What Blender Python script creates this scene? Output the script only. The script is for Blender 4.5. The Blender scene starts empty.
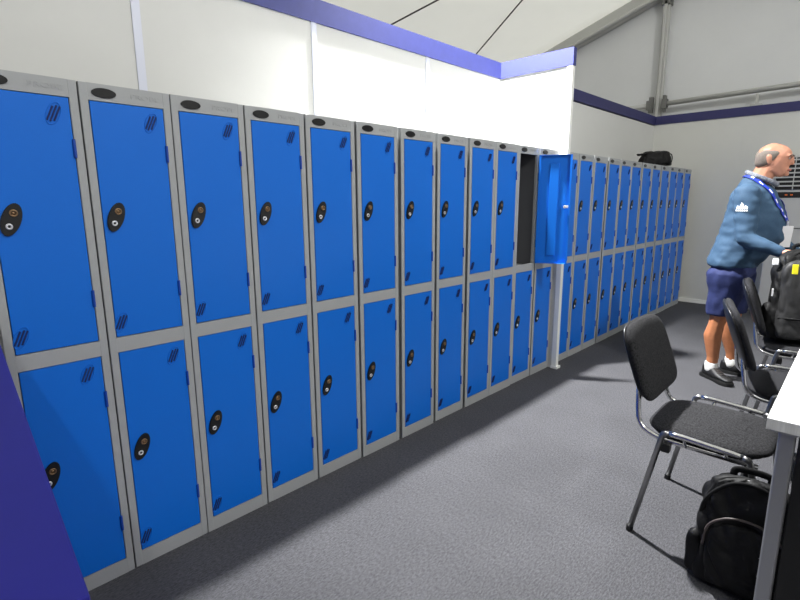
import bpy, bmesh, math, random
from mathutils import Vector as V, Matrix as M, noise

random.seed(7)
PI = math.pi
S = bpy.context.scene
COL = S.collection

# ------------------------------------------------------------------ materials
def lin(c):
    return tuple(((x/255)/12.92 if x/255 <= .04045 else ((x/255+.055)/1.055)**2.4) for x in c)

def mat(name, rgb, rough=.5, metal=0., noise_amt=0., scale=40., bump=0., bump_scale=None, spec=.5, rgb2=None, stretch=None, coat=0):
    m = bpy.data.materials.new(name); m.use_nodes = True
    nt = m.node_tree; b = nt.nodes['Principled BSDF']
    c = lin(rgb)
    b.inputs['Base Color'].default_value = (*c, 1)
    b.inputs['Roughness'].default_value = rough
    b.inputs['Metallic'].default_value = metal
    b.inputs['Specular IOR Level'].default_value = spec
    b.inputs['Coat Weight'].default_value = coat
    if noise_amt or bump or rgb2:
        tc = nt.nodes.new('ShaderNodeTexCoord')
        mp = nt.nodes.new('ShaderNodeMapping'); nt.links.new(tc.outputs['Object'], mp.inputs[0])
        if stretch: mp.inputs['Scale'].default_value = stretch
        n = nt.nodes.new('ShaderNodeTexNoise'); n.inputs['Scale'].default_value = scale
        n.inputs['Detail'].default_value = 6; n.inputs['Roughness'].default_value = .65
        nt.links.new(mp.outputs[0], n.inputs['Vector'])
        if noise_amt or rgb2:
            r = nt.nodes.new('ShaderNodeValToRGB')
            if rgb2: c2 = lin(rgb2); c1 = c
            else:
                c1 = tuple(x*(1-noise_amt) for x in c); c2 = tuple(min(1, x*(1+noise_amt)) for x in c)
            r.color_ramp.elements[0].color = (*c1, 1); r.color_ramp.elements[1].color = (*c2, 1)
            r.color_ramp.elements[0].position = .3; r.color_ramp.elements[1].position = .7
            nt.links.new(n.outputs['Fac'], r.inputs[0]); nt.links.new(r.outputs[0], b.inputs['Base Color'])
        if bump:
            bp = nt.nodes.new('ShaderNodeBump'); bp.inputs['Strength'].default_value = bump
            bp.inputs['Distance'].default_value = .004
            if bump_scale:
                n2 = nt.nodes.new('ShaderNodeTexNoise'); n2.inputs['Scale'].default_value = bump_scale
                n2.inputs['Detail'].default_value = 4
                nt.links.new(mp.outputs[0], n2.inputs['Vector']); nt.links.new(n2.outputs['Fac'], bp.inputs['Height'])
            else: nt.links.new(n.outputs['Fac'], bp.inputs['Height'])
            nt.links.new(bp.outputs[0], b.inputs['Normal'])
    return m

def carpet_mat():
    m = bpy.data.materials.new('carpet'); m.use_nodes = True
    nt = m.node_tree; b = nt.nodes['Principled BSDF']; b.inputs['Roughness'].default_value = .95
    b.inputs['Specular IOR Level'].default_value = .1
    tc = nt.nodes.new('ShaderNodeTexCoord')
    mp = nt.nodes.new('ShaderNodeMapping'); mp.inputs['Scale'].default_value = (1, 2.6, 1)
    mp.inputs['Rotation'].default_value = (0, 0, .0)
    nt.links.new(tc.outputs['Object'], mp.inputs[0])
    n1 = nt.nodes.new('ShaderNodeTexNoise'); n1.inputs['Scale'].default_value = 60; n1.inputs['Detail'].default_value = 8; n1.inputs['Roughness'].default_value = .8
    nt.links.new(mp.outputs[0], n1.inputs['Vector'])
    n2 = nt.nodes.new('ShaderNodeTexNoise'); n2.inputs['Scale'].default_value = 3; n2.inputs['Detail'].default_value = 3
    nt.links.new(tc.outputs['Object'], n2.inputs['Vector'])
    r = nt.nodes.new('ShaderNodeValToRGB')
    r.color_ramp.elements[0].position = .34; r.color_ramp.elements[0].color = (*lin((58, 58, 61)), 1)
    r.color_ramp.elements[1].position = .66; r.color_ramp.elements[1].color = (*lin((100, 100, 103)), 1)
    nt.links.new(n1.outputs['Fac'], r.inputs[0])
    mx = nt.nodes.new('ShaderNodeMix'); mx.data_type = 'RGBA'; mx.blend_type = 'MULTIPLY'; mx.inputs[0].default_value = .25
    nt.links.new(r.outputs[0], mx.inputs[6]); nt.links.new(n2.outputs['Fac'], mx.inputs[7])
    nt.links.new(mx.outputs[2], b.inputs['Base Color'])
    bp = nt.nodes.new('ShaderNodeBump'); bp.inputs['Strength'].default_value = .5; bp.inputs['Distance'].default_value = .006
    nt.links.new(n1.outputs['Fac'], bp.inputs['Height']); nt.links.new(bp.outputs[0], b.inputs['Normal'])
    return m

def translucent(m, k=.45):
    nt = m.node_tree; b = nt.nodes['Principled BSDF']; t = nt.nodes.new('ShaderNodeBsdfTranslucent'); x = nt.nodes.new('ShaderNodeMixShader')
    x.inputs[0].default_value = k; t.inputs[0].default_value = b.inputs['Base Color'].default_value
    nt.links.new(b.outputs[0], x.inputs[1]); nt.links.new(t.outputs[0], x.inputs[2])
    nt.links.new(x.outputs[0], nt.nodes['Material Output'].inputs[0]); return m

MT = dict(
    blue=mat('blue_powder_coat', (8, 108, 212), .42, spec=.35, noise_amt=.04, scale=300, bump=.05, bump_scale=500),
    blue_part=mat('blue_edge_coat', (4, 66, 160), .45),
    gray=mat('silver_grey_coat', (164, 166, 166), .5, noise_amt=.03, scale=250),
    inner_shade=mat('interior_shade_grey', (92, 93, 96), .7),  # shade inside the open locker, put into the colour
    vent=mat('dark_slot', (5, 30, 92), .8),
    black_pl=mat('black_plastic', (16, 16, 17), .35),
    brass=mat('brass', (150, 122, 92), .4, .8),
    chromebtn=mat('bright_nickel', (235, 235, 238), .3, .6),
    wall=mat('white_wall_panel', (204, 204, 200), .6, noise_amt=.015, scale=3),
    wallseam=mat('white_aluminium_strip', (206, 209, 222), .4),
    farwall=mat('grey_white_panel', (205, 205, 199), .65, noise_amt=.015, scale=3),
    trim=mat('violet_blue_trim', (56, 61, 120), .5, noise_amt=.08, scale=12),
    trim_shade=mat('violet_blue_trim_shaded', (44, 44, 92), .6),  # same trim as on the near wall, darkened where it lies in shade
    bluepanel=mat('violet_blue_panel', (31, 31, 124), .6, noise_amt=.05, scale=5, spec=.25),
    carpet=carpet_mat(),
    fabric_roof=translucent(mat('tent_fabric', (232, 232, 228), .75, noise_amt=.02, scale=2, bump=.15, bump_scale=3)),
    gable=mat('tent_gable_fabric', (216, 217, 216), .75, noise_amt=.02, scale=2, bump=.2, bump_scale=2.5),
    alu=mat('tent_aluminium', (186, 186, 181), .5, .1),
    alu_dk=mat('dark_tent_fitting', (112, 112, 108), .5, .2),
    seam=mat('seam_line', (70, 68, 66), .8),
    skirting=mat('white_skirting', (232, 232, 226), .5),
    chairfab=mat('charcoal_weave', (8, 8, 9), .95, rgb2=(57, 57, 59), scale=150, bump=.4, spec=.15),
    chairfab2=mat('black_weave', (18, 18, 20), .9, rgb2=(48, 48, 51), scale=150, bump=.3, spec=.2),
    shell=mat('black_chair_shell', (24, 24, 26), .38),
    chrome=mat('chrome', (205, 205, 206), .16, 1.),
    tubedk=mat('grey_chrome_tube', (150, 150, 150), .28, 1.),
    table=mat('white_laminate', (238, 238, 236), .35),
    tableedge=mat('worn_white_edge', (205, 205, 200), .5, rgb2=(236, 236, 232), scale=60, stretch=(1, 1, .1)),
    steel=mat('brushed_steel_leg', (168, 169, 173), .35, .7),
    nylon=mat('black_nylon', (15, 15, 16), .62, noise_amt=.3, scale=30, bump=.9, bump_scale=34, spec=.25),
    nylon2=mat('black_strap', (20, 20, 21), .8, spec=.15),
    panel_nylon=mat('charcoal_nylon', (30, 30, 31), .6, noise_amt=.2, scale=60, bump=.2, bump_scale=40),
    zipm=mat('grey_zip', (74, 66, 64), .5),
    yellow=mat('yellow_tag', (236, 224, 20), .5),
    logo=mat('grey_print', (120, 120, 122), .6),
    skin=mat('skin', (196, 138, 112), .5, noise_amt=.08, scale=30),
    legskin=mat('tanned_skin', (182, 118, 80), .5, noise_amt=.1, scale=30),
    hair=mat('grey_hair', (118, 108, 100), .8, noise_amt=.25, scale=160),
    top=mat('slate_blue_knit', (48, 76, 102), .8, noise_amt=.1, scale=90, bump=.5, bump_scale=16),
    collar=mat('grey_check_collar', (44, 54, 74), .8, rgb2=(160, 164, 170), scale=90),
    shorts=mat('navy_cotton', (27, 38, 84), .8, noise_amt=.12, scale=40, bump=.5, bump_scale=18),
    sock=mat('white_sock', (226, 226, 222), .9),
    shoe=mat('black_shoe', (17, 17, 18), .55, noise_amt=.3, scale=60),
    sole=mat('black_sole', (12, 12, 12), .7),
    white=mat('white_print', (236, 238, 240), .6),
    lanyard=mat('royal_blue_lanyard', (28, 56, 176), .6),
    eye=mat('eye_white', (220, 214, 208), .3),
    iris=mat('iris', (40, 34, 30), .3),
    lip=mat('lip', (170, 100, 88), .5),
    acw=mat('light_grey_casing', (190, 190, 188), .45),
    acdark=mat('dark_grille_void', (22, 22, 23), .7),
    orange=mat('orange_display', (225, 110, 50), .4),
)

# ------------------------------------------------------------------ mesh helpers
class MB:
    def __init__(s): s.bm = bmesh.new()
    def box(s, x0, x1, y0, y1, z0, z1, bevel=0, seg=2, mtx=None):
        b = bmesh.new(); bmesh.ops.create_cube(b, size=1)
        for v in b.verts:
            v.co = V(((x0+x1)/2+v.co.x*(x1-x0), (y0+y1)/2+v.co.y*(y1-y0), (z0+z1)/2+v.co.z*(z1-z0)))
        if bevel: bmesh.ops.bevel(b, geom=b.edges[:], offset=bevel, segments=seg, affect='EDGES', profile=.5)
        return s.merge(b, mtx)
    def merge(s, b, mtx=None):
        if mtx is not None: bmesh.ops.transform(b, matrix=mtx, verts=b.verts[:])
        me = bpy.data.meshes.new('tmp'); b.to_mesh(me); b.free(); s.bm.from_mesh(me); bpy.data.meshes.remove(me); return s
    def tube(s, pts, r, n=10, closed=False, cap=True, flat=1.):
        pts = [V(p) for p in pts]; b = s.bm; rings = []; up = None
        N = len(pts)
        for i, p in enumerate(pts):
            if closed: t = (pts[(i+1) % N]-pts[i-1]).normalized()
            else: t = (pts[min(i+1, N-1)]-pts[max(i-1, 0)]).normalized()
            if up is None:
                up = V((0, 0, 1)) if abs(t.z) < .9 else V((0, 1, 0))
            a = t.cross(up).normalized(); up = a.cross(t).normalized()
            rr = r[i] if isinstance(r, (list, tuple)) else r
            rings.append([b.verts.new(p+a*math.cos(2*PI*k/n)*rr+up*math.sin(2*PI*k/n)*rr*flat) for k in range(n)])
        for i in range(N if closed else N-1):
            A, B = rings[i], rings[(i+1) % N]
            for k in range(n): b.faces.new((A[k], A[(k+1) % n], B[(k+1) % n], B[k]))
        if cap and not closed:
            b.faces.new(rings[0][::-1]); b.faces.new(rings[-1])
        return s
    def prism(s, pts2, y0, y1, mtx=None, bevel=0):
        """outline in local x,z extruded from y0 to y1"""
        b = bmesh.new()
        A = [b.verts.new((x, y0, z)) for x, z in pts2]; B = [b.verts.new((x, y1, z)) for x, z in pts2]
        b.faces.new(A); b.faces.new(B[::-1]); n = len(A)
        for i in range(n): b.faces.new((A[i], B[i], B[(i+1) % n], A[(i+1) % n]))
        bmesh.ops.recalc_face_normals(b, faces=b.faces[:])
        if bevel:
            bmesh.ops.bevel(b, geom=[e for e in b.edges], offset=bevel, segments=2, affect='EDGES')
        return s.merge(b, mtx)
    def hull(s, items, n=2):
        """convex hull round several ellipsoids [(centre, radius or radii), ...]"""
        b = bmesh.new()
        for c, r in items:
            rr = V((r, r, r)) if not hasattr(r, '__len__') else V(r)
            bmesh.ops.create_icosphere(b, subdivisions=n, radius=1, matrix=M.Translation(V(c)) @ M.Diagonal((*rr, 1)))
        res = bmesh.ops.convex_hull(b, input=b.verts[:])
        dead = [g for g in res['geom_interior'] if isinstance(g, bmesh.types.BMVert)]
        bmesh.ops.delete(b, geom=dead, context='VERTS')
        return s.merge(b)
    def chain(s, items):
        for a, b in zip(items, items[1:]): s.hull([a, b])
        return s
    def build(s, name, m, parent=None, smooth=False, sub=0):
        bmesh.ops.recalc_face_normals(s.bm, faces=s.bm.faces[:])
        me = bpy.data.meshes.new(name); s.bm.to_mesh(me); s.bm.free()
        me.materials.append(MT[m])
        if smooth:
            for p in me.polygons: p.use_smooth = True
        o = bpy.data.objects.new(name, me); COL.objects.link(o)
        if parent is not None: o.parent = parent
        if sub:
            md = o.modifiers.new('subsurf', 'SUBSURF'); md.levels = sub; md.render_levels = sub
        return o

def crv(pts, k=6, closed=False):
    """Catmull-Rom through pts"""
    P = [V(p) for p in pts]; out = []; n = len(P)
    for i in range(n if closed else n-1):
        if closed: a, b, c, d = P[i-1], P[i], P[(i+1) % n], P[(i+2) % n]
        else: a, b, c, d = P[max(i-1, 0)], P[i], P[i+1], P[min(i+2, n-1)]
        for j in range(k):
            t = j/k
            out.append(.5*((2*b)+(c-a)*t+(2*a-5*b+4*c-d)*t*t+(3*b-a-3*c+d)*t**3))
    if not closed: out.append(P[-1])
    return out

def fillet(pts, r, k=5):
    """polyline with rounded corners"""
    P = [V(p) for p in pts]; out = [P[0]]
    for i in range(1, len(P)-1):
        d0 = (P[i-1]-P[i]); d1 = (P[i+1]-P[i]); q = min(r, d0.length*.49, d1.length*.49)
        a = P[i]+d0.normalized()*q; c = P[i]+d1.normalized()*q
        for j in range(k+1):
            t = j/k; out.append(a*(1-t)**2+P[i]*2*t*(1-t)+c*t*t)
    out.append(P[-1]); return out

def voxel(mb, name, m, parent, size=.012, smooth=6, fac=.5):
    """melt overlapping shapes into one continuous surface"""
    o = mb.build(name+'_raw', m)
    r = o.modifiers.new('r', 'REMESH'); r.mode = 'VOXEL'; r.voxel_size = size
    sm = o.modifiers.new('s', 'SMOOTH'); sm.factor = fac; sm.iterations = smooth
    dg = bpy.context.evaluated_depsgraph_get()
    me = bpy.data.meshes.new_from_object(o.evaluated_get(dg))
    old = o.data; bpy.data.objects.remove(o); bpy.data.meshes.remove(old)
    me.name = name
    for p in me.polygons: p.use_smooth = True
    if not me.materials: me.materials.append(MT[m])
    q = bpy.data.objects.new(name, me); COL.objects.link(q)
    if parent is not None: q.parent = parent
    return q

def tag(o, label, cat, group=None):
    o['label'] = label; o['category'] = cat
    if group: o['group'] = group
    return o
def thing(name, label, cat, loc=(0, 0, 0), rz=0, group=None):
    o = bpy.data.objects.new(name, None); COL.objects.link(o); o.empty_display_size = .1
    o.location = loc; o.rotation_euler = (0, 0, rz)
    return tag(o, label, cat, group)
def struct(o): o['kind'] = 'structure'; return o
def kids(o): return [c for c in bpy.data.objects if c.parent == o]
def copy_tree(o, parent=None):
    c = o.copy(); COL.objects.link(c)
    if parent is not None: c.parent = parent
    for ch in kids(o): copy_tree(ch, c)
    return c

def text_mesh(txt, name, m, parent, size, depth, mtx, sx=1.):
    cu = bpy.data.curves.new(name, 'FONT'); cu.body = txt; cu.size = size; cu.extrude = depth
    cu.align_x = 'CENTER'; cu.align_y = 'CENTER'
    o = bpy.data.objects.new(name+'_raw', cu); COL.objects.link(o)
    dg = bpy.context.evaluated_depsgraph_get()
    me = bpy.data.meshes.new_from_object(o.evaluated_get(dg))
    bpy.data.objects.remove(o); bpy.data.curves.remove(cu)
    me.transform(mtx @ M.Diagonal((sx, 1, 1, 1))); me.name = name; me.materials.clear(); me.materials.append(MT[m])
    q = bpy.data.objects.new(name, me); COL.objects.link(q); q.parent = parent
    return q

# ------------------------------------------------------------------ room
YF = 1.9336          # plane of the locker fronts
YW = 2.50            # face of the wall behind them
XE = 7.70            # face of the far wall
HW = 2.52            # panel wall height with trim
XP = 3.822           # partition face towards the camera

struct(MB().box(-3.5, 9.5, -6, 5, -.06, 0).build('floor', 'carpet'))
struct(MB().box(-2, XE, YW, YW+.04, 0, HW-.125).build('wall_back', 'wall'))
for i, x in enumerate((-1.06, -.07, .93, 1.895, 2.885)):
    struct(MB().box(x-.018, x+.018, YW-.006, YW+.01, 0, HW-.125).build('trim_%d' % (i+10), 'wallseam'))
struct(MB().box(-2, XP, YW-.012, YW+.052, HW-.125, HW).build('trim_1', 'trim'))
# partition standing out between the two runs of lockers
struct(MB().box(XP, XP+.03, 1.90, YW, 0, HW-.125).build('wall_partition', 'wall'))
struct(MB().box(XP-.010, XP+.038, 1.855, YW-.012, HW-.125, HW).build('trim_2', 'trim'))
struct(MB().box(XP-.008, XP+.036, 1.858, 1.902, 0, HW-.125, .004).box(XP-.014, XP+.05, 1.845, 1.905, 0, .02, .002).build('trim_3', 'skirting'))
# back wall beyond the partition, far wall
struct(MB().box(XP+.04, XE, YW-.012, YW+.052, HW-.11, HW).build('trim_4', 'trim_shade'))
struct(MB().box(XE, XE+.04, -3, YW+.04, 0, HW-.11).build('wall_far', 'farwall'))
struct(MB().box(XE-.012, XE+.052, -3, YW+.052, HW-.11, HW).build('trim_5', 'trim_shade'))
for i, y in enumerate((1.45, .45, -.55)):
    struct(MB().box(XE-.003, XE+.01, y-.012, y+.012, .12, HW-.11).build('trim_%d' % (i+20), 'farwall'))
struct(MB().box(XE-.014, XE, -3, YW, 0, .052, .003).box(XE-.02, XE, -3, YW, 0, .018).build('baseboard_far', 'skirting'))

# tent: roof fabric, gable fabric, frame
GX = 8.30
RA, RB = V((GX, 4.022, 3.798)), V((GX, 2.786, 4.198)); RS = (RB.z-RA.z)/(RB.y-RA.y)
def roofz(y):
    y2 = y if y > -1 else -2-y
    return RA.z+RS*(y2-RA.y)+.22
mb = MB()
nx, ny = 30, 24
vs = [[mb.bm.verts.new((-3+11.4*i/nx, 6-12*j/ny, roofz(6-12*j/ny)+.03*math.sin(i*.9)*math.sin(j*.5))) for j in range(ny+1)] for i in range(nx+1)]
for i in range(nx):
    for j in range(ny): mb.bm.faces.new((vs[i][j], vs[i+1][j], vs[i+1][j+1], vs[i][j+1]))
roof = mb.build('ceiling', 'fabric_roof', smooth=True)
so = roof.modifiers.new('s', 'SOLIDIFY'); so.thickness = .004; so.offset = 1
struct(roof)
for a, b in (((5.045, 5.072), (5.257, 4.48)), ((6.964, 5.02), (6.455, 3.95))):
    A = V((a[0], a[1], roofz(a[1])-.035)); B = V((b[0], b[1], roofz(b[1])-.035)); d = B-A
    MB().tube([A-d*.6, A, B, B+d*.6], .010, 6).build('fabric_seam', 'seam', roof)
struct(MB().box(GX+.10, GX+.12, -3, 6, 0, 6).build('wall_gable', 'gable'))
# rafter
dirv = (RB-RA).normalized()
def along(t, dx=0, dz=0): p = RA+dirv*t; return V((p.x+dx, p.y, p.z+dz))
raf = thing('tent_rafter', 'sloping grey metal rafter where the tent roof meets the end fabric', 'rafter', along(0))
ang = math.atan2(dirv.z, -dirv.y)
def rbox(name, l0, l1, x0, x1, z0, z1, m):
    o = MB().box(x0, x1, -l1, -l0, z0, z1, .006).build(name, m, raf)
    o.rotation_euler = (-ang, 0, 0); return o
rbox('beam', -2.2, 3.5, -.06, .06, .0, .20, 'alu')
MB().tube([along(-2.2, -.09, .03)-along(0), along(3.5, -.09, .03)-along(0)], .030, 10).build('tension_tube', 'alu', raf, smooth=True)
# post
pz = roofz(2.68)-.22
post = thing('tent_post', 'upright silver tent post above the far corner of the blue-trimmed wall', 'post', (GX, 2.665, 0))
MB().box(-.04, .04, -.045, .045, 0, pz-.04, .008).build('upright', 'alu', post)
MB().box(-.07, -.05, -.02, .02, 0, pz-.06, .004).build('keder_rail', 'alu', post)
MB().box(-.07, .07, -.06, .06, pz-.12, pz-.01, .01).build('head_bracket', 'alu_dk', post)
for s in (-1, 1):
    MB().box(-.10, -.03, s*.07-.012, s*.07+.03*s+.012*s, 2.66, 2.88, .004).box(-.12, -.03, min(s*.07, s*.14), max(s*.07, s*.14), 2.70, 2.83, .004).build('rail_clamp', 'alu_dk', post)
def rail(y0, y1, label):
    t = thing('tent_rail', label, 'rail', (GX-.08, (y0+y1)/2, 2.765))
    MB().tube([(0, y0-t.location.y, -.02*(y0-2.6)-(.0)), (0, y1-t.location.y, -.02*(y1-2.6))], .034, 12).build('tube', 'alu', t, smooth=True)
    return t
rail(2.76, 4.6, 'horizontal tent rail on the left of the tent post, mostly hidden by the trim')
rl = rail(-3, 2.57, 'long horizontal tent rail running right from the tent post above far wall')
MB().box(-.02, .03, .0, .03, -.2, .0, .003).box(-.05, .05, -.05, .08, -.2, -.13, .004).build('bracket', 'alu', rl).location = (0, 1.42-rl.location.y, -.02)

# ------------------------------------------------------------------ low blue panel near the camera
A = V((.205, 1.915, 0)); B = V((.085, .46, 0)); d = (B-A); L = d.length
t = thing('counter', 'violet-blue counter standing against the lockers in the near left corner', 'counter', A, math.atan2(d.y, d.x))
MB().box(0, L, -.62, 0, 1.022, 1.058, .003).build('countertop', 'bluepanel', t)
MB().box(.012, L-.012, -.608, -.012, 0, 1.022, .003).build('body', 'bluepanel', t)

# ------------------------------------------------------------------ lockers
LW, LH, LD = .2885, 1.78, .45
ST = .025
DW, DH = LW-2*ST-.005, .801
Z_LO, Z_UP = .0625, .9225       # bottoms of the two doors

def oval(cx, cz, rx, rz, tilt, n=28):
    return [(cx+rx*math.cos(a)*math.cos(tilt)+rz*math.sin(a)*math.sin(tilt), cz-rx*math.cos(a)*math.sin(tilt)+rz*math.sin(a)*math.cos(tilt)) for a in (2*PI*k/n for k in range(n))]
def disc(mb, cx, cz, r, y0, y1, n=16): return mb.prism(oval(cx, cz, r, r, 0, n), y0, y1)

# local frame of a locker: origin at front left bottom, +x along the run, +y into the wall
lk = thing('locker', 'x', 'locker', (0, YF, 0))
m_ = MB()
m_.box(0, .012, .004, LD, 0, LH).box(LW-.012, LW, .004, LD, 0, LH).box(.012, LW-.012, LD-.01, LD, 0, LH)
m_.box(.012, LW-.012, .015, LD-.01, LH-.012, LH).box(.012, LW-.012, .015, LD-.01, .05, .062).box(.012, LW-.012, .015, LD-.01, .888, .90)
m_.box(0, ST, 0, .02, 0, LH, .0015, 1).box(LW-ST, LW, 0, .02, 0, LH, .0015, 1)
m_.box(ST-.001, LW-ST+.001, .0005, .02, 0, .06).box(ST-.001, LW-ST+.001, .0005, .02, .866, .92).box(ST-.001, LW-ST+.001, .0005, .02, 1.726, LH)
m_.build('carcass', 'gray', lk)
MB().prism(oval(.073, 1.752, .0375, .0155, 0), -.004, .001, bevel=.001).build('number_plate', 'black_pl', lk)
# the raised lettering: very low, in the same grey coat
text_mesh('PROBE', 'raised_lettering', 'gray', lk, .022, .0007, M.Translation((.203, 0, 1.752)) @ M.Rotation(PI/2, 4, 'X'), 1.45)

def vent_bm(mb, cx, cz):
    for k in (-1, 0, 1):
        a = math.radians(24); h = (.027 if k == 0 else .024); w = .0023; ox = k*.0098
        pts = []
        for (u, v_) in ((-w, -h), (w, -h), (w, h), (-w, h)):
            pts.append((cx+ox+u*math.cos(a)+v_*math.sin(a), cz-u*math.sin(a)+v_*math.cos(a)))
        mb.prism(pts, -.0035, -.0005)
    return mb
def vent_rim(mb, cx, cz):
    mb.tube([V((x, -.001, z)) for x, z in oval(cx, cz, .018, .036, math.radians(24), 24)], .0016, 6, closed=True)
    return mb

def make_door(z0):
    """a folded steel door, origin at its right hinge edge"""
    x0 = -DW
    mb = MB().box(x0, 0, 0, .0025, 0, DH, .001, 1)
    for (a, b, c, e) in ((x0, x0+.003, 0, DH), (-.003, 0, 0, DH), (x0, 0, 0, .003), (x0, 0, DH-.003, DH)): mb.box(a, b, .001, .02, c, e)
    mb.box(x0+.003, x0+.014, .017, .0195, .003, DH-.003).box(-.014, -.003, .017, .0195, .003, DH-.003)
    hx = LW-ST-.0025
    vent_rim(mb, .215-hx, DH-.052); vent_rim(mb, .047-hx, .052)
    dr = mb.build('door', 'blue', lk); dr.location = (LW-ST-.0025, 0, z0)
    MB().box(-DW*.62, -DW*.34, .002, .012, .06, DH-.06, .003).build('stiffener', 'blue', dr)
    for hz in (.645, .15):
        MB().tube([(.0005, -.002, hz-.029), (.0005, -.002, hz+.029)], .0052, 10).build('hinge', 'blue_part', dr)
    vent_bm(MB(), .215-(LW-ST-.0025), DH-.052).build('vent', 'vent', dr)
    vent_bm(MB(), .047-(LW-ST-.0025), .052).build('vent', 'vent', dr)
    cx, cz = .0675-(LW-ST-.0025), .4235; tl = math.radians(21)
    MB().prism(oval(cx, cz, .0255, .0525, tl), -.008, 0, bevel=.0025).build('lock_plate', 'black_pl', dr, smooth=False)
    c = (cx+.0195*math.sin(tl)*1.05, cz+.0195*math.cos(tl)*1.05)
    k = MB(); k.tube([V((x, -.0085, z)) for x, z in oval(c[0], c[1], .009, .009, 0, 18)], .0027, 8, closed=True); disc(k, c[0], c[1], .0055, -.0085, -.007)
    k.build('lock_barrel', 'brass', dr, smooth=True)
    c = (cx-.0225*math.sin(tl), cz-.0225*math.cos(tl))
    k = MB(); k.tube([V((x, -.0085, z)) for x, z in oval(c[0], c[1], .0068, .0068, 0, 18)], .003, 8, closed=True)
    k.build('lock_button', 'chromebtn', dr, smooth=True)
    return dr
d_lo = make_door(Z_LO); d_up = make_door(Z_UP)

run1 = [0.2255, 0.5195, 0.8111, 1.1069, 1.4044, 1.7032, 2.0168, 2.3329, 2.6412, 2.9323, 3.227, 3.5242]
run2 = [3.900, 4.192, 4.494, 4.802, 5.108, 5.398, 5.702, 6.012, 6.330, 6.623, 6.914, 7.226]
ordn = ['first', 'second', 'third', 'fourth', 'fifth', 'sixth', 'seventh', 'eighth', 'ninth', 'tenth', 'eleventh', 'twelfth']
def lab1(i):
    if i == 0: return 'nearest grey locker with two blue doors, cut by the left edge behind the violet panel'
    if i == 10: return 'grey locker with its upper blue door swung open on a dark interior'
    if i == 11: return 'grey locker against the white partition post, upper half hidden by the open blue door'
    if i == 9: return 'closed grey two-door locker directly left of the one with the open door'
    return 'grey locker with two closed blue doors, %s from the left in the near row' % ordn[i]
def lab2(i):
    if i == 0: return 'grey two-door locker just behind the white partition post, mostly hidden by it'
    if i == 11: return 'last grey two-door locker at the far end, beside the far wall'
    if i == 8 or i == 9: return 'grey two-door locker with blue doors, %s from the far wall end of the row' % ('fourth' if i == 8 else 'third')
    if i == 10: return 'grey two-door locker with blue doors, second from the far wall end of the row'
    return 'grey two-door locker with blue doors, %s past the white partition post' % ordn[i]
rnd = random.Random(3)
def placed(o, x, label, group):
    o.location = (x, YF+rnd.uniform(-.004, .004), 0); tag(o, label, 'locker', group)
allx = [(x, lab1(i), 'near row of lockers') for i, x in enumerate(run1)]+[(x, lab2(i), 'far row of lockers') for i, x in enumerate(run2)]
lockers = []
for i, (x, l, g) in enumerate(allx):
    lockers.append(lk if i == 0 else copy_tree(lk))
for o, (x, l, g) in zip(lockers, allx): placed(o, x, l, g)
# the open one
op = lockers[10]
for ch in kids(op):
    if ch.name.startswith('door') and ch.location.z > .5:
        ch.rotation_euler = (0, 0, math.radians(116)); ch.location.y -= .012; ch.location.x += .013
        MB().tube([(-DW+.035, .02, .425), (-DW+.035, .034, .425)], .012, 14).box(-DW+.012, -DW+.04, .034, .039, .416, .434, .002).tube([(-DW+.035, .039, .425), (-DW+.035, .048, .425)], .007, 10).build('cam_latch', 'chromebtn', ch)
MB().box(.0125, LW-.0125, LD-.014, LD-.0105, .905, LH-.013).box(.0125, .0145, .021, LD-.014, .905, LH-.013).box(LW-.0145, LW-.0125, .021, LD-.014, .905, LH-.013).build('interior_shade_lining', 'inner_shade', op)  # added sheets that paint the shade inside; the locker itself is silver grey

# small black bag lying on top of the far lockers
bag = thing('small_bag', 'crumpled small black bag with a loose strap lying on top of the far lockers', 'bag', (6.60, 2.12, 1.795), -.72)
mb = MB()
mb.hull([((-.13, 0, .025), (.05, .09, .025)), ((.15, 0, .025), (.05, .09, .025)), ((.12, 0, .14), (.07, .07, .035)), ((-.06, 0, .135), (.09, .06, .03))])
mb.hull([((.14, .0, .12), (.06, .05, .04)), ((.17, .0, .02), (.05, .06, .02))])
o = voxel(mb, 'pouch', 'nylon', bag, .012, 4)
for v in o.data.vertices: v.co += v.normal*.014*noise.noise(v.co*16)
MB().tube(crv([(-.06, -.02, .13), (-.14, -.03, .135), (-.20, -.03, .125), (-.23, -.03, .130)]), [.02]*9+[.026]*7+[.015]*3, 8, flat=.5).build('strap', 'nylon2', bag, smooth=True)
MB().tube(crv([(.14, 0, .13), (.20, -.01, .14), (.225, -.01, .09), (.21, -.01, .02)]), .006, 6).build('cord', 'nylon2', bag, smooth=True)

# ------------------------------------------------------------------ table
TX0, TX1, TY0, TY1, TZ = 1.803, 3.6, -.75, .187, .742
tb = thing('table', 'long white-topped table with grey metal leg at the right edge', 'table', (TX0, TY1, 0), math.radians(1.2))
MB().box(0, 1.8, -.9, 0, TZ-.004, TZ, .001, 1).build('tabletop', 'table', tb)
MB().box(.0005, 1.7995, -.8995, -.0005, TZ-.036, TZ-.004, .0008, 1).build('edge_band', 'tableedge', tb)
for x in (.040, 1.74):
    for y in (-.052, -.84):
        MB().box(x-.015, x+.024, y-.022, y+.022, .01, TZ-.044, .008, 3).box(x-.03, x+.045, y-.04, y+.04, TZ-.044, TZ-.036, .003).build('leg', 'steel', tb)
        MB().box(x-.016, x+.026, y-.024, y+.024, 0, .012, .003).build('foot', 'black_pl', tb)
MB().box(.035, .06, -.80, -.080, .0, TZ-.037, .004).build('end_panel', 'black_pl', tb)

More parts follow.
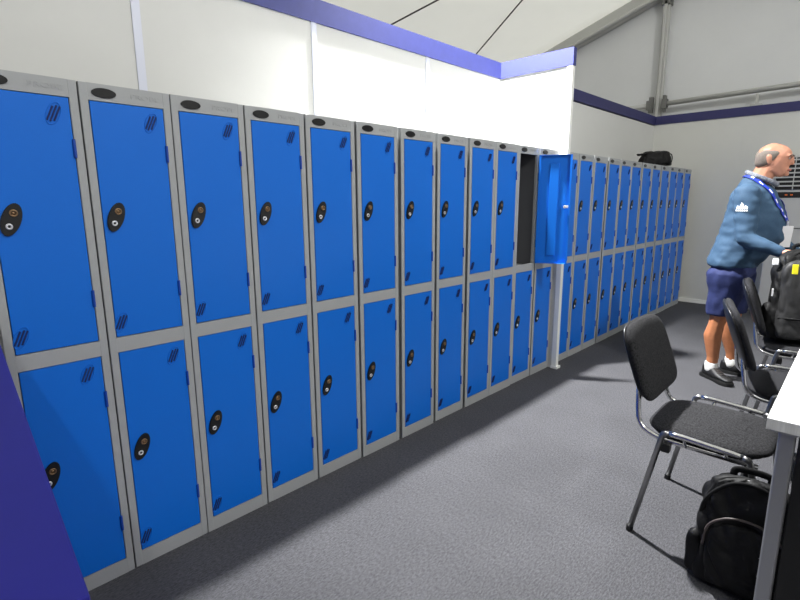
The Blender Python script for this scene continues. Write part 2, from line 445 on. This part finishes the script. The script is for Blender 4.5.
# ------------------------------------------------------------------ chairs (local: origin on the floor under the seat, facing -y)
def rrect(w, h, r, n=6, cx=0, cy=0, bottom=None):
    pts = []
    for (sx, sy, a0) in ((1, 1, 0), (-1, 1, 90), (-1, -1, 180), (1, -1, 270)):
        rr = r
        for k in range(n+1):
            a = math.radians(a0+90*k/n)
            pts.append((cx+sx*(w/2-rr)+rr*math.cos(a), cy+sy*(h/2-rr)+rr*math.sin(a)))
    return pts

def pad(outline, t, curve, m, name, parent, edge=.018, crown=.012):
    """upholstered pad: outline (u,v); curve(u,v,w)->point; w through the thickness"""
    mb = MB(); b = mb.bm; n = len(outline)
    cx = sum(p[0] for p in outline)/n; cy = sum(p[1] for p in outline)/n
    sc = [(.0, 1), (.25, 1), (.5, .98), (.75, .9), (.9, .66), (.97, .4), (1., .0)]
    rings = []
    prof = [(f, 1) for f in (.3, .55, .75, .88, .96)]+[(1, 0)]+[(f, -1) for f in (.96, .88, .75, .55, .3)]
    for f, sgn in prof:
        h = t/2*math.sqrt(max(0, 1-max(0, (f-.82)/.18)**2))+crown*(1-f*f)
        rings.append([b.verts.new(curve(cx+(u-cx)*f, cy+(v-cy)*f, sgn*h)) for u, v in outline])
    for A_, B_ in zip(rings, rings[1:]):
        for k in range(n): b.faces.new((A_[k], A_[(k+1) % n], B_[(k+1) % n], B_[k]))
    for ring, sgn in ((rings[0], 1), (rings[-1], -1)):
        c = b.verts.new(curve(cx, cy, sgn*(t/2+crown)))
        for k in range(n): b.faces.new((ring[k], ring[(k+1) % n], c))
    return mb.build(name, m, parent, smooth=True, sub=1)

def make_chair(label, loc, rz, fab):
    ch = thing('stacking_chair', label, 'chair', loc, rz, None)
    # seat: rounded square dipping at the back, rolling over at the front
    def seatc(u, v, w):
        z = .452+w
        if v < -.12: z -= .55*(v+.12)**2
        z += .10*max(0, v-.12)**2*4
        return V((u, v, z))
    out = rrect(.455, .45, .13, 7)
    pad(out, .034, seatc, fab, 'seat', ch)
    MB().prism([(x, y) for x, y in rrect(.40, .40, .11, 6)], .426, .437, mtx=M(((1, 0, 0, 0), (0, 0, 1, 0), (0, 1, 0, 0), (0, 0, 0, 1)))).build('seat_pan', 'shell', ch)
    # backrest
    top = [(-.232, .06), (-.222, .120), (-.19, .158), (-.13, .172), (0, .178), (.13, .172), (.19, .158), (.222, .120), (.232, .06), (.232, -.06), (.226, -.125), (.190, -.158), (.12, -.168), (0, -.170), (-.12, -.168), (-.190, -.158), (-.226, -.125), (-.232, -.06)]
    outl = [(p.x, p.y) for p in crv([V((a, b_, 0)) for a, b_ in top], 2, True)]
    rec = math.radians(20)
    def backc(u, v, w):
        y = .275+.25*u*u*-.8+v*math.sin(rec)-w*math.cos(rec)*1.0
        return V((u, y, .708+v*math.cos(rec)+w*math.sin(rec)*-.2))
    pad(outl, .042, lambda u, v, w: backc(u, v, w+.004), fab, 'backrest', ch, crown=.008)
    pad([(x*.95, y*.96) for x, y in outl], .026, lambda u, v, w: backc(u, v, w-.018), 'shell', 'back_shell', ch, crown=.010)
    # frame
    for s in (-1, 1):
        X = s*.258; XF = s*.275
        MB().tube(fillet([(X, .105, .474), (X, .055, .475), (X, -.12, .464), (X, -.145, .460)], .03), .0115, 10).build('side_rail', 'chrome', ch, smooth=True)
        for (ya, yb, yc) in ((.105, .128, .214), (-.145, -.168, -.255)):
            z1 = .474 if ya > 0 else .460
            MB().tube(fillet([(X, ya-.0*s, z1), (X, yb, z1-.006), (XF, yc, .012)], .045, 8), .0115, 10).build('leg', 'tubedk' if ya > 0 else 'tubedk', ch, smooth=True)
            MB().tube([(XF*1.0, yc+.002*(1 if ya > 0 else -1), 0), (XF, yc, .022)], .0145, 10).build('foot_cap', 'black_pl', ch)
        MB().tube(fillet([(s*.165, .262, .66), (s*.19, .250, .53), (s*.205, .235, .455), (s*.215, .16, .425), (s*.225, -.19, .425)], .06, 8), .0105, 10).build('back_support', 'chrome', ch, smooth=True)
        MB().tube([(s*.225, .05, .425), (X, .05, .464)], .006, 8).build('connector', 'chrome', ch)
        MB().tube([(s*.225, -.09, .425), (X, -.09, .456)], .006, 8).build('connector', 'chrome', ch)
        MB().box(s*.235-.018, s*.235+.018, .10, .135, .385, .425, .006).build('stacking_buffer', 'black_pl', ch)
        MB().box(s*.235-.018, s*.235+.018, -.185, -.15, .380, .42, .006).build('stacking_buffer', 'black_pl', ch)
    MB().tube([(-.225, .02, .427), (.225, .02, .427)], .0095, 10).build('cross_bar', 'chrome', ch)
    MB().tube([(-.225, -.13, .427), (.225, -.13, .427)], .0095, 10).build('cross_bar', 'chrome', ch)
    return ch
make_chair('nearest charcoal fabric chair on chrome legs, pulled out from the white table', (2.35, .42, 0), math.radians(1), 'chairfab')
make_chair('black chair tucked under the white table, middle of the three chairs', (3.14, .225, 0), math.radians(15), 'chairfab2')
make_chair('farthest black chair with a black backpack standing on its seat', (4.05, .30, 0), math.radians(9), 'chairfab2')

# ------------------------------------------------------------------ backpacks (local: back panel at +y side, front at -y)
def superbox(w, d, h, nz=40, na=72, e=3.2, topround=.32, seed=0, amp=.012):
    mb = MB(); b = mb.bm; rings = []
    for j in range(nz+1):
        t = j/nz
        f = 1.0
        if t > 1-topround: q = (t-(1-topround))/topround; f = math.sqrt(max(0, 1-q**2.6))*.97+.03
        if t < .08: f = .86+.14*math.sqrt(t/.08)
        ring = []
        for k in range(na):
            a = 2*PI*k/na; ca, sa = math.cos(a), math.sin(a)
            x = w/2*math.copysign(abs(ca)**(2/e), ca)*(f*.55+.45*f**.5 if t > .5 else f)
            y = d/2*math.copysign(abs(sa)**(2/e), sa)*f
            p = V((x, y, h*t)); nn = V((ca, sa, 0))
            g = noise.noise(V((x*9+seed, y*9, p.z*6)))*amp*.7-(1-abs(noise.noise(V((x*13+seed, y*13, p.z*11+x*14)))))**4*amp*.9+noise.noise(V((x*30+seed, y*30, p.z*24)))*amp*.25
            ring.append(b.verts.new(p+nn*g*min(1, f*2)))
        rings.append(ring)
    for A_, B_ in zip(rings, rings[1:]):
        for k in range(na): b.faces.new((A_[k], A_[(k+1) % na], B_[(k+1) % na], B_[k]))
    b.faces.new(rings[0][::-1]); b.faces.new(rings[-1])
    return mb

def backpack(name, label, loc, rz, tilt, w, d, h, seed, flat=False):
    bp = thing(name, label, 'backpack', loc, rz); bp.rotation_euler = (tilt, 0, rz)
    superbox(w, d, h, seed=seed, amp=.024).build('main_body', 'nylon', bp, smooth=True, sub=1)
    ph, pw = (.86, .84) if flat else (.58, .76)
    pk = superbox(w*pw, d*.5, h*ph, topround=.22 if flat else .45, seed=seed+5, amp=.008 if flat else .014).build('front_pocket', 'panel_nylon' if flat else 'nylon', bp, smooth=True, sub=1); pk.location = (0, -d*.40, .02)
    if flat:
        MB().tube(crv([(-w*.41, -d*.50, h*.26), (-w*.2, -d*.655, h*.26), (w*.2, -d*.655, h*.26), (w*.41, -d*.50, h*.26)]), .006, 6).build('seam', 'nylon2', bp, smooth=True)
    else:
        MB().tube(crv([(-w*.40, -d*.40, h*.36), (-w*.36, -d*.46, h*.55), (-w*.2, -d*.5, h*.66), (0, -d*.51, h*.69), (w*.2, -d*.5, h*.66), (w*.36, -d*.46, h*.55), (w*.40, -d*.40, h*.36)]), .0045, 6).build('zip', 'zipm', bp, smooth=True)
    MB().tube(crv([(-w*.46, -d*.2, h*.5), (-w*.42, -d*.24, h*.74), (-w*.22, -d*.26, h*.92), (0, -d*.24, h*.965), (w*.22, -d*.26, h*.92), (w*.42, -d*.24, h*.74), (w*.46, -d*.2, h*.5)]), .008, 6, flat=.7).build('zip', 'nylon2', bp, smooth=True)
    MB().tube(crv([(-.055, d*.18, h*.95), (-.05, d*.2, h*1.02), (0, d*.2, h*1.035), (.05, d*.2, h*1.02), (.055, d*.18, h*.95)]), .012, 8, flat=.5).build('handle', 'nylon2', bp, smooth=True)
    for s in (-1, 1):
        MB().tube(crv([(s*.07, d*.42, h*.93), (s*.09, d*.62, h*.85), (s*.11, d*.66, h*.55), (s*.13, d*.5, h*.2)]), .024, 8, flat=.35).build('shoulder_strap', 'nylon2', bp, smooth=True)
        sp = superbox(d*.5, .06, h*.38, nz=14, na=24, topround=.3, seed=seed+9+s, amp=.01).build('side_pocket', 'nylon', bp, smooth=True); sp.rotation_euler = (0, 0, PI/2); sp.location = (s*(w/2-.003), 0, .02)
    return bp
b1 = backpack('backpack', 'black backpack standing on the floor beside the grey table leg', (1.985, .222, .004), math.radians(-84), math.radians(-3), .30, .125, .43, 2)
text_mesh('ulu', 'printed_mark', 'logo', b1, .035, .0004, M.Translation((.060, -.098, .20)) @ M.Rotation(PI/2, 4, 'X') @ M.Rotation(PI/2, 4, 'Z'))
MB().tube([V((x, -.098, z)) for x, z in oval(.060, .135, .010, .010, 0, 16)], .002, 6, closed=True).build('printed_mark', 'logo', b1)
MB().box(-.03, .0, -.012, -.004, .415, .425, .002).build('zip_pull', 'chromebtn', b1)
b2 = backpack('backpack', 'large black backpack with a yellow tag standing on the farthest chair', (4.06, .335, .488), math.radians(-68), math.radians(-4), .34, .22, .60, 11, flat=True)
MB().box(-.105, -.075, -.158, -.150, .44, .50, .002).build('yellow_tag', 'yellow', b2)
MB().box(-.185, -.155, -.07, -.045, .49, .53, .004).build('white_tag', 'white', b2)
MB().box(-.180, -.170, -.09, -.08, .29, .34, .003).build('zip_pull', 'chromebtn', b2)

# ------------------------------------------------------------------ air conditioner by the far wall
ac = thing('air_conditioner', 'tall light grey air conditioning cabinet with dark louvres by the far wall', 'air conditioner', (XE-.03, .66, 0))
MB().box(-.36, 0, -.36, .36, .0, 1.88, .012).build('casing', 'acw', ac)
MB().box(-.366, -.355, -.335, .335, 1.50, 1.855).build('grille_recess', 'acdark', ac)
for k in range(7):
    MB().box(-.378, -.360, -.335, .335, 1.535+k*.048, 1.551+k*.048, .002).build('louvre', 'acw', ac)
for y in (-.17, .0, .17):
    MB().box(-.380, -.362, y-.004, y+.004, 1.50, 1.855).build('louvre_divider', 'acw', ac)
MB().box(-.366, -.355, -.345, .345, 1.41, 1.475, .002).build('control_strip', 'acdark', ac)
for y in (.22, .17, -.05):
    MB().box(-.369, -.364, y-.012, y+.012, 1.435, 1.45).build('indicator', 'orange', ac)
MB().box(-.366, -.355, -.355, .355, 1.062, 1.068).build('panel_gap', 'acdark', ac)

# ------------------------------------------------------------------ person: stands behind the farthest chair, facing -y, leaning over the bag
pr = thing('person', 'person in slate blue top and navy shorts leaning over a black backpack', 'person', (4.48, .835, 0))
O = V((4.55, .86, 0))
def P(x, y, z): return (x-O.x, y-O.y, z)
HC = V(P(4.55, .662, 1.668))                 # head centre
HR = M.Rotation(math.radians(8), 4, 'X')      # head a little bowed (facing -y)
def H(x, y, z): return tuple(HC+(HR @ V((x, y, z))))
RS_, LS_ = P(4.365, .765, 1.425), P(4.735, .765, 1.425)    # shoulders
RE, LE = P(4.315, .735, 1.125), P(4.78, .70, 1.13)         # elbows
RW, LW_ = P(4.30, .515, 1.040), P(4.56, .45, 1.02)         # wrists
RH, LH_ = P(4.46, .845, .90), P(4.65, .835, .90)
RK, LK = P(4.485, .868, .50), P(4.69, .815, .50)
RA_, LA_ = P(4.515, .885, .09), P(4.755, .795, .09)
mb = MB()
# head
mb.hull([(H(0, .018, .030), (.077, .094, .085)), (H(0, -.02, .02), (.070, .085, .085))])
mb.hull([(H(0, -.022, .0), (.070, .080, .075)), (H(0, -.060, -.085), (.038, .034, .030)), (H(0, .0, -.06), (.062, .055, .04))])
mb.hull([(H(0, -.098, -.088), (.022, .014, .016)), (H(0, -.08, -.06), (.036, .025, .03))])
mb.hull([(H(0, -.105, .022), (.008, .009, .01)), (H(0, -.114, -.018), (.013, .011, .010))])        # nose
mb.hull([(H(-.035, -.092, .034), (.018, .012, .008)), (H(.035, -.092, .034), (.018, .012, .008))])   # brow
for s in (-1, 1):
    mb.hull([(H(s*.076, .022, .012), (.010, .020, .026)), (H(s*.072, .014, -.022), (.008, .012, .014))])   # ears
mb.hull([(H(0, .03, -.05), (.062, .066, .05)), (P(4.55, .735, 1.50), (.075, .075, .06))])            # neck
# torso inside the clothes
mb.chain([(P(4.55, .755, 1.43), (.15, .09, .07)), (P(4.55, .77, 1.25), (.15, .12, .1)), (P(4.55, .79, 1.05), (.13, .11, .1)), (P(4.55, .84, .90), (.12, .09, .06))])
def limb(*it): mb.chain(list(it))
for s_, e_, w_ in ((RS_, RE, RW), (LS_, LE, LW_)):
    limb((s_, .055), (e_, .042), (w_, (.027, .027, .026)))
for h_, k_, a_, sg in ((RH, RK, RA_, -1), (LH_, LK, LA_, 1)):
    kb = V(k_)+V((0, .01, -.05)); calf = V(k_).lerp(V(a_), .36)+V((0, .022, 0)); low = V(k_).lerp(V(a_), .78)
    limb((h_, .080), (k_, .062)); limb((k_, (.060, .062, .06)), (tuple(kb), .056), (tuple(calf), (.058, .064, .08)), (tuple(low), .042), (a_, .040))
    ft = V(a_)
# hands: palm + curled fingers + thumb
def hand(w_, fw, dn, side):
    w_ = V(w_); f = V(fw).normalized(); dn = V(dn).normalized(); sd = f.cross(dn).normalized()*side   # sd -> thumb side
    pc = w_+f*.05
    mb.hull([(tuple(w_), (.026, .024, .022)), (tuple(pc+sd*.026+f*.03), .014), (tuple(pc-sd*.028+f*.025), .012), (tuple(pc), (.024, .024, .020))])
    for i, (o_, l_) in enumerate(((.028, .072), (.010, .080), (-.009, .074), (-.027, .058))):
        a0 = pc+sd*o_+f*.028; a1 = a0+f*l_*.42+dn*l_*.15; a2 = a1+f*l_*.18+dn*l_*.28; a3 = a2-f*l_*.04+dn*l_*.26
        mb.chain([(tuple(a0), .0100), (tuple(a1), .0093), (tuple(a2), .0086), (tuple(a3), .0078)])
    t0 = w_+f*.022+sd*.022; t1 = t0+sd*.030+f*.022+dn*.012; t2 = t1+f*.028+dn*.018
    mb.chain([(tuple(t0), .0125), (tuple(t1), .0108), (tuple(t2), .0092)])
hand(RW, V((-.12, -.9, .05)), (0, -.1, -1), 1)
hand(LW_, V((-.75, -.6, -.05)), (0, -.1, -1), -1)
body = voxel(mb, 'body', 'legskin', pr, .0065, 5)
# head and hands a touch paler than the tanned legs
body.data.materials.append(MT['skin'])
for p in body.data.polygons:
    if p.center.z > .95: p.material_index = 1
# face details
for s in (-1, 1):
    MB().hull([(H(s*.031, -.091, .016), (.010, .007, .0055))]).build('eye', 'eye', pr, smooth=True)
    MB().hull([(H(s*.031, -.0965, .016), (.005, .003, .005))]).build('iris', 'iris', pr, smooth=True)
    MB().tube(crv([H(s*.016, -.108, .034), H(s*.034, -.104, .040), H(s*.052, -.088, .034)]), .0042, 6).build('eyebrow', 'hair', pr, smooth=True)
MB().tube(crv([H(-.024, -.100, -.062), H(-.010, -.110, -.058), H(0, -.112, -.060), H(.010, -.110, -.058), H(.024, -.100, -.062)]), .0048, 6, flat=1.3).build('mouth', 'lip', pr, smooth=True)
# hair: short grey back and sides, bald on top
mb = MB()
for s in (-1, 1):
    mb.hull([(H(s*.050, .050, .010), (.034, .055, .042)), (H(s*.052, .030, -.010), (.028, .034, .03)), (H(s*.045, .06, -.03), (.03, .045, .03))])
    mb.hull([(H(s*.058, .010, .034), (.022, .050, .030)), (H(s*.060, .005, .0), (.017, .016, .02)), (H(s*.052, .04, .03), (.030, .05, .035))])
mb.hull([(H(0, .070, .02), (.05, .050, .05)), (H(0, .068, -.035), (.05, .040, .03))])
voxel(mb, 'hair', 'hair', pr, .008, 4)
# --- sweater
mb = MB()
mb.chain([(P(4.55, .755, 1.545), (.080, .080, .03)), (P(4.55, .765, 1.49), (.135, .100, .05)), (P(4.55, .755, 1.425), (.19, .145, .075)), (P(4.55, .735, 1.30), (.195, .185, .10)), (P(4.55, .735, 1.13), (.198, .220, .10)), (P(4.55, .800, 1.00), (.195, .190, .07)), (P(4.55, .835, .93), (.198, .175, .03)), (P(4.55, .835, .905), (.196, .17, .02))])
for s_, e_, w_ in ((RS_, RE, RW), (LS_, LE, LW_)):
    mid = V(s_).lerp(V(e_), .5)
    mb.chain([(s_, (.075, .090, .085)), (tuple(mid), (.066, .078, .07)), (e_, (.056, .062, .058)), (tuple(V(e_).lerp(V(w_), .5)), .050), (tuple(V(e_).lerp(V(w_), .97)), .037)])
sw = voxel(mb, 'sweater', 'top', pr, .011, 6)
for v in sw.data.vertices:
    c = v.co; v.co += v.normal*(.007*noise.noise(V((c.x*5, c.y*7, c.z*22)))+.004*noise.noise(V((c.x*18, c.y*18, c.z*30))))
MB().tube(crv([P(4.55-.083, .745, 1.560), P(4.55, .815, 1.590), P(4.55+.083, .745, 1.560), P(4.55+.055, .660, 1.520), P(4.55, .625, 1.495), P(4.55-.055, .660, 1.520)], 6, True), .014, 8, closed=True, flat=1.2).build('collar', 'collar', pr, smooth=True)
# --- shorts
mb = MB()
mb.chain([(P(4.55, .830, .97), (.172, .145, .03)), (P(4.55, .825, .86), (.184, .150, .06))])
for h_, k_ in ((RH, RK), (LH_, LK)):
    hx = V(h_); kx = V(k_)
    mb.chain([(tuple(hx+V((0, -.005, -.05))), (.103, .145, .06)), (tuple(hx.lerp(kx, .5)+V((0, -.012, 0))), (.094, .118, .06)), (tuple(hx.lerp(kx, .93)), (.088, .094, .012))])
sh = voxel(mb, 'shorts', 'shorts', pr, .011, 4)
for v in sh.data.vertices:
    c = v.co; v.co += v.normal*(.008*noise.noise(V((c.x*8, c.y*8, c.z*9)))+.004*noise.noise(V((c.x*24, c.y*24, c.z*16))))
# --- socks and shoes
def shoe(a_, yaw):
    a = V(a_); R = M.Rotation(yaw, 4, 'Z')
    def Q(x, y, z): q = R @ V((x, y, 0)); return (a.x+q.x, a.y+q.y, z)
    MB().chain([(tuple(a+V((0, 0, -.01))), .047), (tuple(a+V((0, .002, .022))), .047), (tuple(a+V((0, .002, .042))), (.046, .046, .01))]).build('sock', 'sock', pr, smooth=True)
    mb = MB()
    mb.hull([(Q(0, .045, .058), (.036, .034, .034)), (Q(0, -.02, .055), (.040, .05, .035)), (Q(0, .035, .095), (.036, .038, .012))])
    mb.hull([(Q(0, -.02, .055), (.040, .05, .035)), (Q(0, -.10, .048), (.044, .05, .026)), (Q(0, -.02, .09), (.032, .03, .012))])
    mb.hull([(Q(0, -.10, .045), (.044, .05, .024)), (Q(.004, -.175, .038), (.036, .035, .018)), (Q(0, .045, .04), (.036, .036, .02))])
    o = voxel(mb, 'shoe', 'shoe', pr, .008, 3)
    outl = [(-.036, .075), (-.041, .02), (-.038, -.06), (-.048, -.13), (-.036, -.195), (.004, -.218), (.040, -.195), (.050, -.13), (.040, -.06), (.041, .02), (.036, .075), (0, .092)]
    pts = [(p.x, p.y) for p in crv([V((x, y, 0)) for x, y in outl], 3, True)]
    s = MB().prism(pts, 0, .028, mtx=M.Translation((a.x, a.y, 0)) @ R @ M(((1, 0, 0, 0), (0, 0, 1, 0), (0, 1, 0, 0), (0, 0, 0, 1))), bevel=.004).build('sole', 'sole', o)
    k = MB()
    for j in range(5):
        y = -.035-j*.022; z = .098-j*.007
        k.tube([Q(-.024, y, z-.004), Q(0, y, z+.003), Q(.024, y, z-.004)], .0035, 6)
    k.build('laces', 'zipm', o)
    return o
shoe(RA_, math.radians(-38)); shoe(LA_, math.radians(-6))
# --- lanyard and badge, hugging the chest
from mathutils.bvhtree import BVHTree
bvh = BVHTree.FromPolygons([v.co.copy() for v in sw.data.vertices], [tuple(p.vertices) for p in sw.data.polygons])
def strap(pts, w, off, mb, t=.002):
    pts = [V(p) for p in pts]; prev = None
    for i, p in enumerate(pts):
        loc, nor, _, _ = bvh.find_nearest(p)
        if (loc-p).length < .10: p = loc+nor*off
        else: nor = V((-1, 0, 0))
        tg = (pts[min(i+1, len(pts)-1)]-pts[max(i-1, 0)]).normalized(); sd = tg.cross(nor).normalized()*w/2
        cur = [mb.bm.verts.new(q) for q in (p-sd, p+sd, p+sd+nor*t, p-sd+nor*t)]
        if prev:
            for k in range(4): mb.bm.faces.new((prev[k], prev[(k+1) % 4], cur[(k+1) % 4], cur[k]))
        prev = cur
    return mb
side_r = crv([P(4.55, .845, 1.585), P(4.465, .79, 1.575), P(4.445, .70, 1.51), P(4.455, .61, 1.41), P(4.485, .56, 1.31), P(4.53, .545, 1.25)], 8)
side_l = crv([P(4.55, .845, 1.585), P(4.635, .79, 1.575), P(4.655, .70, 1.51), P(4.645, .61, 1.41), P(4.60, .56, 1.31), P(4.54, .545, 1.25)], 8)
mb = MB(); strap(side_r, .032, .006, mb); strap(side_l, .032, .006, mb)
ln = mb.build('lanyard', 'lanyard', pr)
mb = MB()
for k in range(10, 36, 5): strap(side_r[k:k+3], .011, .0085, mb, .001)
mb.build('lanyard_print', 'white', ln)
MB().box(-.006, .006, -.006, .006, -.03, .005, .002).build('clip', 'chromebtn', ln).location = P(4.53, .530, 1.235)
bd = MB().box(-.035, .035, -.0015, .0015, -.15, 0, .001).build('badge', 'white', ln); bd.location = P(4.50, .520, 1.21); bd.rotation_euler = (.10, 0, -.9)
# sleeve emblem: three stepped slanting bars over a line of lettering
mb = MB(); c0 = V(P(4.29, .770, 1.335))
def emb(pts):
    vs_ = []
    for dy, dz in pts:
        h_ = bvh.ray_cast(V((c0.x-.3, c0.y+dy, c0.z+dz)), V((1, 0, 0)))
        q = h_[0]+h_[1]*.003; vs_.append(mb.bm.verts.new(q))
    mb.bm.faces.new(vs_)
for y0, y1, za, zb in ((.032, .014, .008, .016), (.012, -.010, .022, .040), (-.012, -.034, .008, .018)):
    emb([(y0, -.004), (y1, -.004), (y1, za), ((y0+y1)/2+.004, zb), (y0, za*.6)])
for k in range(6): emb([(.036-k*.0125, -.010), (.036-k*.0125-.009, -.010), (.036-k*.0125-.009, -.022), (.036-k*.0125, -.022)])
eb = mb.build('sleeve_emblem', 'white', sw)
eb.modifiers.new('s', 'SOLIDIFY').thickness = .0015

# ------------------------------------------------------------------ light
def spot(name, loc, aim, power, ang=150, r=.12, blend=.4, col=(1, 1, 1)):
    l = bpy.data.lights.new(name, 'SPOT'); l.energy = power; l.spot_size = math.radians(ang); l.spot_blend = blend
    l.shadow_soft_size = r; l.color = col
    o = bpy.data.objects.new(name, l); COL.objects.link(o); o.location = loc
    o.rotation_euler = (V(aim)-V(loc)).to_track_quat('-Z', 'Y').to_euler(); return o
for x, pw in ((3.1, 2650),):
    spot('hanging_lamp', (x, 2.32, 4.05), (x, 1.9, 0), pw, 94, .06, .8)
for x, y, z, pw in ((-1.5, -2.9, 4.6, 230), (2.7, -2.3, 5.0, 480)):
    spot('hanging_lamp', (x, y, z), (x+.5, 1, .3), pw, 140, .10)
al = bpy.data.lights.new('front_fill', 'AREA'); al.shape = 'RECTANGLE'; al.size = 10; al.size_y = 2.4; al.energy = 40  # added soft fill on the locker fronts, no known opening there
ao = bpy.data.objects.new('front_fill', al); COL.objects.link(ao); ao.location = (2.5, -6, 1.3); ao.rotation_euler = (PI/2, 0, 0)
sn = bpy.data.lights.new('sun', 'SUN'); sn.energy = 10; sn.angle = .01
so_ = bpy.data.objects.new('sun', sn); COL.objects.link(so_); so_.rotation_euler = (.12, .0, 0); so_.location = (2, 0, 9)
w = bpy.data.worlds.new('world'); S.world = w; w.use_nodes = True
w.node_tree.nodes['Background'].inputs[0].default_value = (1, 1, 1, 1)
w.node_tree.nodes['Background'].inputs[1].default_value = .2

# ------------------------------------------------------------------ camera
cam = bpy.data.cameras.new('camera'); co = bpy.data.objects.new('camera', cam); COL.objects.link(co)
cam.sensor_width = 36; cam.lens = 36*501.26/800; cam.clip_start = .02
yaw, pitch, roll = .767, .1943, -.0056
f = V((math.cos(pitch)*math.cos(yaw), math.cos(pitch)*math.sin(yaw), -math.sin(pitch)))
r = V((math.sin(yaw), -math.cos(yaw), 0)); u = r.cross(f)
r2 = r*math.cos(roll)+u*math.sin(roll); u2 = -r*math.sin(roll)+u*math.cos(roll)
mx = M((r2, u2, -f)).transposed().to_4x4(); mx.translation = (0, 0, 1.3942)
co.matrix_world = mx
S.camera = co
S.view_settings.view_transform = 'Standard'; S.view_settings.look = 'None'; S.view_settings.gamma = 1
S.view_settings.exposure = 0
